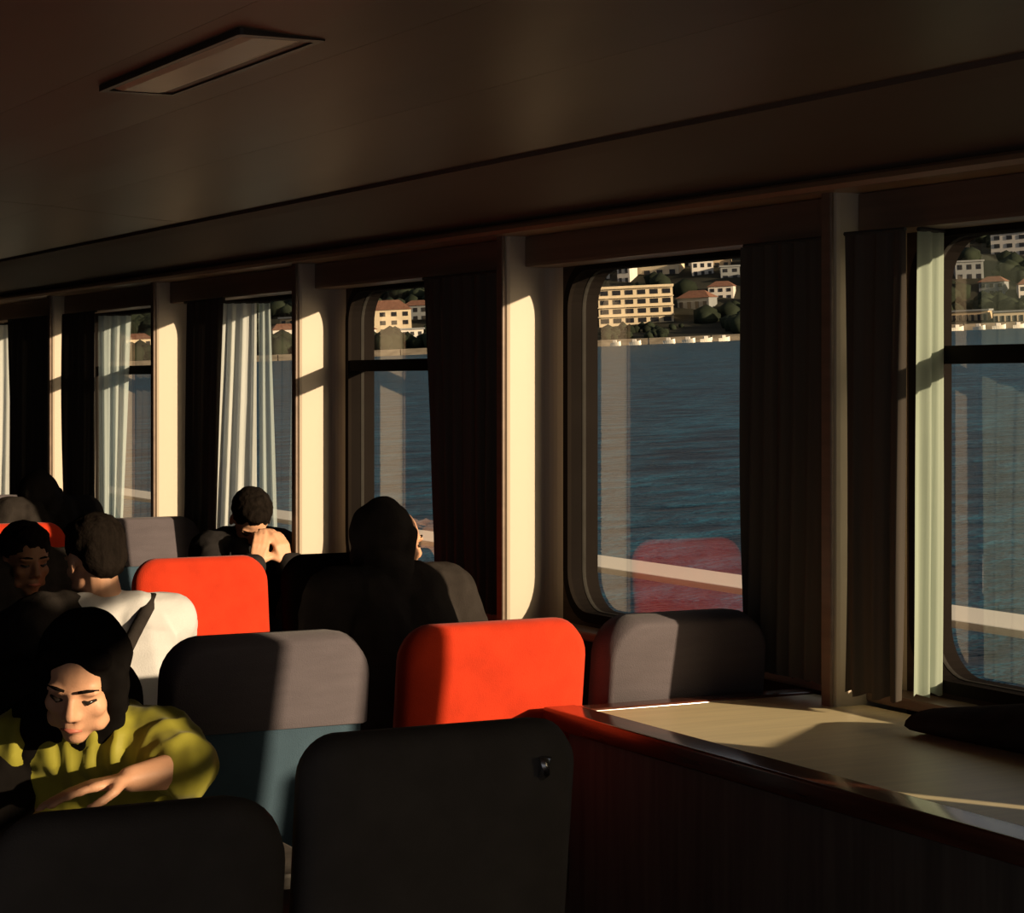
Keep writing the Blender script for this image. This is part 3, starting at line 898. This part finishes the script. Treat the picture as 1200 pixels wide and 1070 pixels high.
def hand(V, F, wrist, direction, palm_n, curl=0.5, side=1, s=1.0):
    """palm plus five fingers; direction: wrist to knuckles, palm_n: out of the palm."""
    d = Vector(direction).normalized(); n = Vector(palm_n); n = (n - d * n.dot(d)).normalized(); t = d.cross(n) * side
    w = Vector(wrist)
    for k in range(4):
        off = (k - 1.5) * 0.019 * s
        kn = w + d * (0.088 - abs(k - 1.2) * 0.005) * s + t * off
        capsule(V, F, w + d * 0.015 * s + t * off * 0.65, 0.014 * s, kn, 0.0115 * s, 8, 3)
        ln = (0.034, 0.040, 0.038, 0.030)[k] * s
        p = kn; dd = d.copy(); ang = curl
        for q, f2 in enumerate((1.25, 0.85, 0.65)):
            dd = (d * math.cos(ang) + n * math.sin(ang)); ang += curl * 0.9
            p2 = p + dd * ln * f2
            capsule(V, F, p, (0.0098 - 0.0010 * q) * s, p2, (0.0090 - 0.0010 * q) * s, 8, 3)
            p = p2
    # thumb leaves the side of the palm near its base
    b = w + d * 0.028 * s - t * 0.026 * s
    k1 = b + (d * 0.55 - t * 0.75 + n * 0.30).normalized() * 0.042 * s
    k2 = k1 + (d * 0.85 - t * 0.25 + n * 0.35).normalized() * 0.034 * s
    k3 = k2 + (d * 0.95 + n * 0.30).normalized() * 0.026 * s
    capsule(V, F, b, 0.015 * s, k1, 0.0115 * s, 8, 3); capsule(V, F, k1, 0.0112 * s, k2, 0.0100 * s, 8, 3); capsule(V, F, k2, 0.0100 * s, k3, 0.0082 * s, 8, 3)

def head_mat(c, yaw, pitch, roll):
    # local head: +y looks ahead, z up, origin at head centre
    return Matrix.Translation(c) @ Euler((-pitch, roll, yaw), 'YXZ').to_matrix().to_4x4() if False else Matrix.Translation(c) @ Matrix.Rotation(yaw, 4, 'Z') @ Matrix.Rotation(-pitch, 4, 'X') @ Matrix.Rotation(roll, 4, 'Y')

def head_shape(V, F, H):
    ellipsoid(V, F, (0, -0.012, 0.030), 0.076, 0.094, 0.088, H)         # skull
    ellipsoid(V, F, (0, 0.020, -0.025), 0.062, 0.066, 0.085, H)         # face
    ellipsoid(V, F, (0, 0.052, -0.088), 0.028, 0.026, 0.024, H)         # chin
    for s in (-1, 1):
        ellipsoid(V, F, (s * 0.040, 0.048, -0.022), 0.024, 0.026, 0.022, H)   # cheeks
        ellipsoid(V, F, (s * 0.030, 0.070, 0.024), 0.027, 0.014, 0.010, H)    # brow
        ellipsoid(V, F, (s * 0.045, 0.020, -0.066), 0.020, 0.042, 0.022, H)   # jaw
        ellipsoid(V, F, (s * 0.079, -0.008, -0.008), 0.008, 0.020, 0.031, H)  # ear
        ellipsoid(V, F, (s * 0.013, 0.088, -0.030), 0.009, 0.012, 0.008, H)   # nostril
    capsule(V, F, H @ Vector((0, 0.079, 0.018)), 0.009, H @ Vector((0, 0.100, -0.024)), 0.0115)   # nose
    ellipsoid(V, F, (0, 0.078, -0.056), 0.024, 0.014, 0.010, H)          # mouth
    ellipsoid(V, F, (0, 0.076, -0.066), 0.018, 0.014, 0.009, H)

def W(pos, facing, sc, p):
    """World point to a person's own frame."""
    d = Vector(p) - Vector(pos)
    return Matrix.Rotation(-facing, 3, 'Z') @ d / sc

def person(label, pos, facing, lean, hd, arms, top, top_inf=0.018, skin='skin', hair='short', scale=1.0, voxel=0.0085, hood=None, wr=(0.006, (14, 14, 8), 0), twist=0.0, seat_h=0.46, extra=None, sleeve_to=0.93, legs='jean', shoulder=0.185, hands=None):
    """Seated figure. Local frame: forward +y, right +x. hd=(dx,dy,dz,yaw,pitch,roll) shifts the head.
    arms = {'L':(elbow, wrist, hand_dir, palm_n, curl), 'R':...} in local coordinates."""
    root = thing('person', label, 'person', pos, facing)
    root.scale = (scale,) * 3
    hip = Vector((0, 0.0, seat_h + 0.10))
    ld = Vector((math.sin(twist) * 0.1, math.sin(lean), math.cos(lean))).normalized()
    chest = hip + ld * 0.27; neck0 = hip + ld * 0.46
    sh = {s: hip + ld * 0.43 + Vector(((-1 if s == 'L' else 1) * shoulder, 0.0, -0.015)) for s in 'LR'}
    sh['L'].y += math.sin(twist) * 0.10; sh['R'].y -= math.sin(twist) * 0.10
    hc = neck0 + ld * 0.03 + Vector((hd[0], hd[1], 0.155 + hd[2]))
    H = head_mat(hc, hd[3], hd[4], hd[5])
    V, F = [], []
    head_shape(V, F, H)
    nb = H @ Vector((0, -0.025, -0.055))
    capsule(V, F, neck0 - ld * 0.03, 0.062, nb, 0.050)
    capsule(V, F, hip, 0.115, chest, 0.095); capsule(V, F, chest, 0.095, hip + ld * 0.40, 0.070)
    TV, TF = [], []
    k = top_inf
    capsule(TV, TF, hip + Vector((-0.05, 0, 0.0)), 0.125 + k, hip + Vector((0.05, 0, 0.0)), 0.125 + k)
    for s in (-1, 1):
        capsule(TV, TF, hip + Vector((s * 0.05, 0, 0)), 0.115 + k, chest + Vector((s * 0.06, 0, 0)), 0.112 + k)
        capsule(TV, TF, chest + Vector((s * 0.06, 0, 0)), 0.110 + k, hip + ld * 0.40 + Vector((s * 0.07, 0, 0)), 0.085 + k)
    capsule(TV, TF, hip + ld * 0.44, 0.065 + k, neck0 + ld * 0.005, 0.052 + k)
    for s in 'LR':
        e, w, hdn, pn, curl = arms[s]
        e, w = Vector(e), Vector(w)
        capsule(V, F, hip + ld * 0.40, 0.065, sh[s], 0.056)
        capsule(V, F, sh[s], 0.056, e, 0.042); capsule(V, F, e, 0.042, w, 0.027)
        hand(V, F, w, hdn, pn, curl, -1 if s == 'L' else 1)
        capsule(TV, TF, hip + ld * 0.40, 0.080 + k, sh[s], 0.064 + k)
        capsule(TV, TF, sh[s], 0.064 + k, e, 0.048 + k)
        we = e.lerp(w, sleeve_to)
        capsule(TV, TF, e, 0.047 + k, we, 0.033 + k * 0.8)
    # legs
    PV, PF = [], []
    for s in (-1, 1):
        hp = hip + Vector((s * 0.09, 0.0, -0.01)); kn = Vector((s * 0.11, 0.42, seat_h + 0.06)); an = Vector((s * 0.11, 0.40, 0.09)); to = an + Vector((0, 0.15, -0.05))
        capsule(V, F, hp, 0.088, kn, 0.056); capsule(V, F, kn, 0.054, an, 0.036); capsule(V, F, an + Vector((0, -0.02, -0.04)), 0.036, to, 0.028)
        capsule(PV, PF, hp, 0.108, kn, 0.072); capsule(PV, PF, kn, 0.070, an, 0.055)
    capsule(PV, PF, hip + Vector((-0.07, 0, -0.02)), 0.125, hip + Vector((0.07, 0, -0.02)), 0.125)
    remeshed('body', V, F, M[skin], root, min(voxel, 0.0065), 3)
    tp = remeshed('top', TV, TF, M[top], root, voxel, 4, wr)
    remeshed('trousers', PV, PF, M[legs], root, 0.016, 4)
    for s in (-1, 1):
        V2, F2 = [], []
        an = Vector((s * 0.11, 0.38, 0.045)); capsule(V2, F2, an, 0.045, an + Vector((0, 0.17, -0.008)), 0.036)
        remeshed('shoe', V2, F2, M['black_cloth'], root, 0.012, 3)
    if hair == 'short':
        V2, F2 = [], []
        ellipsoid(V2, F2, (0, -0.024, 0.052), 0.086, 0.096, 0.082, H)
        ellipsoid(V2, F2, (0, -0.062, 0.000), 0.072, 0.052, 0.070, H)
        ellipsoid(V2, F2, (0, 0.030, 0.098), 0.060, 0.052, 0.030, H)
        remeshed('hair', V2, F2, M['hair'], root, 0.007, 3, (0.004, (30, 30, 30), 2))
    elif hair == 'scarf':
        V2, F2 = [], []
        ellipsoid(V2, F2, (0, -0.034, 0.040), 0.094, 0.104, 0.098, H)
        ellipsoid(V2, F2, (0, -0.044, -0.030), 0.090, 0.078, 0.100, H)
        for s in (-1, 1):
            capsule(V2, F2, H @ Vector((s * 0.072, 0.022, 0.045)), 0.024, H @ Vector((s * 0.064, -0.004, -0.090)), 0.026)
            capsule(V2, F2, H @ Vector((s * 0.064, -0.004, -0.090)), 0.026, H @ Vector((0, -0.005, -0.140)), 0.028)
        capsule(V2, F2, H @ Vector((-0.055, 0.046, 0.083)), 0.019, H @ Vector((0.055, 0.046, 0.083)), 0.019)
        capsule(V2, F2, H @ Vector((0, -0.045, -0.05)), 0.078, neck0 - Vector((0, 0.02, 0.0)), 0.085)
        if extra:
            for a, r0, b, r1 in extra: capsule(V2, F2, a, r0, b, r1)
        remeshed('headscarf', V2, F2, M[hood or 'black_cloth'], root, 0.007, 4, (0.004, (18, 18, 10), 5))
    elif hair == 'hood':
        V2, F2 = [], []
        ellipsoid(V2, F2, (0, -0.046, 0.035), 0.100, 0.100, 0.106, H)
        ellipsoid(V2, F2, (0, -0.045, 0.105), 0.050, 0.060, 0.045, H)
        capsule(V2, F2, H @ Vector((0, -0.05, -0.04)), 0.092, neck0 - ld * 0.03, 0.115)
        for s in (-1, 1):
            capsule(V2, F2, H @ Vector((s * 0.080, 0.010, 0.045)), 0.020, H @ Vector((s * 0.074, -0.005, -0.085)), 0.024)
        remeshed('hood', V2, F2, M[hood or 'black_cloth'], root, 0.008, 4, (0.004, (14, 14, 10), 5))
    # brows, lids, lips
    for s in (-1, 1):
        bm = bmesh.new(); tube(bm, [H @ Vector((s * 0.014, 0.0875, 0.0305)), H @ Vector((s * 0.032, 0.0835, 0.033)), H @ Vector((s * 0.052, 0.068, 0.028))], [0.0030, 0.0038, 0.0018], 6)
        obj('eyebrow', bm, M['hair'], root, True)
        bm = bmesh.new(); tube(bm, [H @ Vector((s * 0.015, 0.0745, 0.004)), H @ Vector((s * 0.031, 0.0760, 0.000)), H @ Vector((s * 0.047, 0.0650, 0.004))], [0.0030, 0.0052, 0.0026], 6)
        obj('eyelashes', bm, M['eye'], root, True)
    bm = bmesh.new(); tube(bm, [H @ Vector((-0.022, 0.0850, -0.061)), H @ Vector((0, 0.0925, -0.060)), H @ Vector((0.022, 0.0850, -0.061))], [0.002, 0.0055, 0.002], 6)
    obj('lips', bm, M['lip'], root, True)
    root['_H'] = 0
    del root['_H']
    return root, H, sh, hip, ld, neck0

PI = math.pi
rest = {'L': ((-0.26, 0.10, 0.72), (-0.16, 0.34, 0.66), (0.5, 0.8, -0.1), (0, 0, -1), 0.35),
        'R': ((0.26, 0.10, 0.72), (0.16, 0.34, 0.66), (-0.5, 0.8, -0.1), (0, 0, -1), 0.35)}

# woman in green, facing aft, bowed over the table; her left arm is on the window side
gp, gf, gs = (1.465, 4.66, 0), R(145), 1.0
ge, gw = W(gp, gf, gs, (1.450, 4.25, 0.815)), W(gp, gf, gs, (1.320, 4.205, 0.812))
gd = (Matrix.Rotation(-gf, 3, 'Z') @ Vector((-1, 0.02, -0.10)))
person('woman in olive green blouse and black headscarf, bowed forward with sunlit face', gp, gf, R(38), (-0.01, 0.065, -0.070, R(4), R(24), R(-6)),
       {'L': (ge, gw, gd, (0, 0.1, -1), 0.14),
        'R': ((0.25, 0.10, 0.66), (0.16, 0.30, 0.60), (-0.3, 0.9, 0), (0, 0, -1), 0.30)},
       'green', 0.012, 'skin', 'scarf', scale=gs, voxel=0.0075, wr=(0.012, (17, 17, 6), 3), sleeve_to=0.15, seat_h=0.42, shoulder=0.150, hood='scarf',
       extra=[((0.05, 0.26, 0.90), 0.085, (0.17, 0.24, 0.82), 0.095), ((0.17, 0.24, 0.82), 0.095, (0.23, 0.32, 0.70), 0.090)])
# man in white shirt, seen from behind
WL = R(36)
wm, H, sh, hip, ld, nk = person('man with short dark hair in white shirt with black strap, seen from behind', (1.885, 5.98, 0), 0, WL, (-0.03, 0.0, -0.03, R(14), R(16), R(0)),
       {'L': ((-0.27, 0.55, 0.80), (-0.12, 0.72, 0.78), (0.6, 0.7, 0), (0, 0, -1), 0.4), 'R': ((0.29, 0.52, 0.80), (0.14, 0.72, 0.78), (-0.6, 0.7, 0), (0, 0, -1), 0.4)},
       'white', 0.024, 'skin', 'short', wr=(0.004, (9, 9, 6), 8))
st = []
for t in [i / 10 for i in range(11)]:
    p = hip + ld * (0.46 - 0.36 * t) + Vector((0.13 - 0.24 * t, 0, 0))
    st.append(p + Vector((0, -math.cos(WL), math.sin(WL))) * (0.055 + 0.080 * math.sin(math.pi / 2 * min(1, t * 1.8))))
bm = bmesh.new(); tube(bm, st, 0.022, 6)
obj('shoulder_strap', bm, M['black_cloth'], wm, True)
JV, JF = [], []
capsule(JV, JF, hip + Vector((-0.09, -0.01, 0)), 0.135, hip + ld * 0.27 + Vector((-0.11, -0.012, 0)), 0.128)
capsule(JV, JF, hip + ld * 0.27 + Vector((-0.11, -0.012, 0)), 0.128, hip + ld * 0.42 + Vector((-0.12, 0, 0)), 0.098)
capsule(JV, JF, sh['L'], 0.104, Vector((-0.27, 0.55, 0.80)), 0.088)
capsule(JV, JF, Vector((-0.27, 0.55, 0.80)), 0.088, Vector((-0.15, 0.68, 0.785)), 0.068)
remeshed('jacket', JV, JF, M['black_cloth'], wm, 0.009, 4, (0.006, (10, 10, 6), 4))
# hooded person by the table
person('person in black hood and coat with sunlit cheek, seated beyond the red seat', (2.75, 5.97, 0), 0, R(22), (0.03, 0.02, -0.07, R(-80), R(4), 0), rest, 'black_cloth', 0.035, 'skin', 'hood')
# bearded man in shadow facing aft
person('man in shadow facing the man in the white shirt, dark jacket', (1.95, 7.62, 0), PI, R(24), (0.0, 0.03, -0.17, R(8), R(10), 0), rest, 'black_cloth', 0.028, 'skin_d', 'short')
# man resting head on hand
person('man in dark jacket bowing his head onto his sunlit hands by the window', (3.21, 8.88, 0), PI, R(34), (0.0, 0.03, -0.09, R(-8), R(52), R(0)),
       {'L': ((-0.22, 0.40, 0.80), (-0.075, 0.52, 0.86), (0.25, -0.02, 0.9), (0.2, -0.9, 0), 0.5), 'R': ((0.22, 0.40, 0.80), (0.060, 0.52, 0.86), (-0.25, -0.02, 0.9), (-0.2, -0.9, 0), 0.5)},
       'navy', 0.026, 'skin', 'short', shoulder=0.155)
# far passenger
person('far passenger in dark hood and coat beside the farthest lit pillar', (2.86, 10.35, 0), 0, R(14), (0.0, 0.02, -0.16, R(-60), R(5), 0), rest, 'black_cloth', 0.028, 'skin', 'hood')

bpy.data.scenes.remove(TMP)
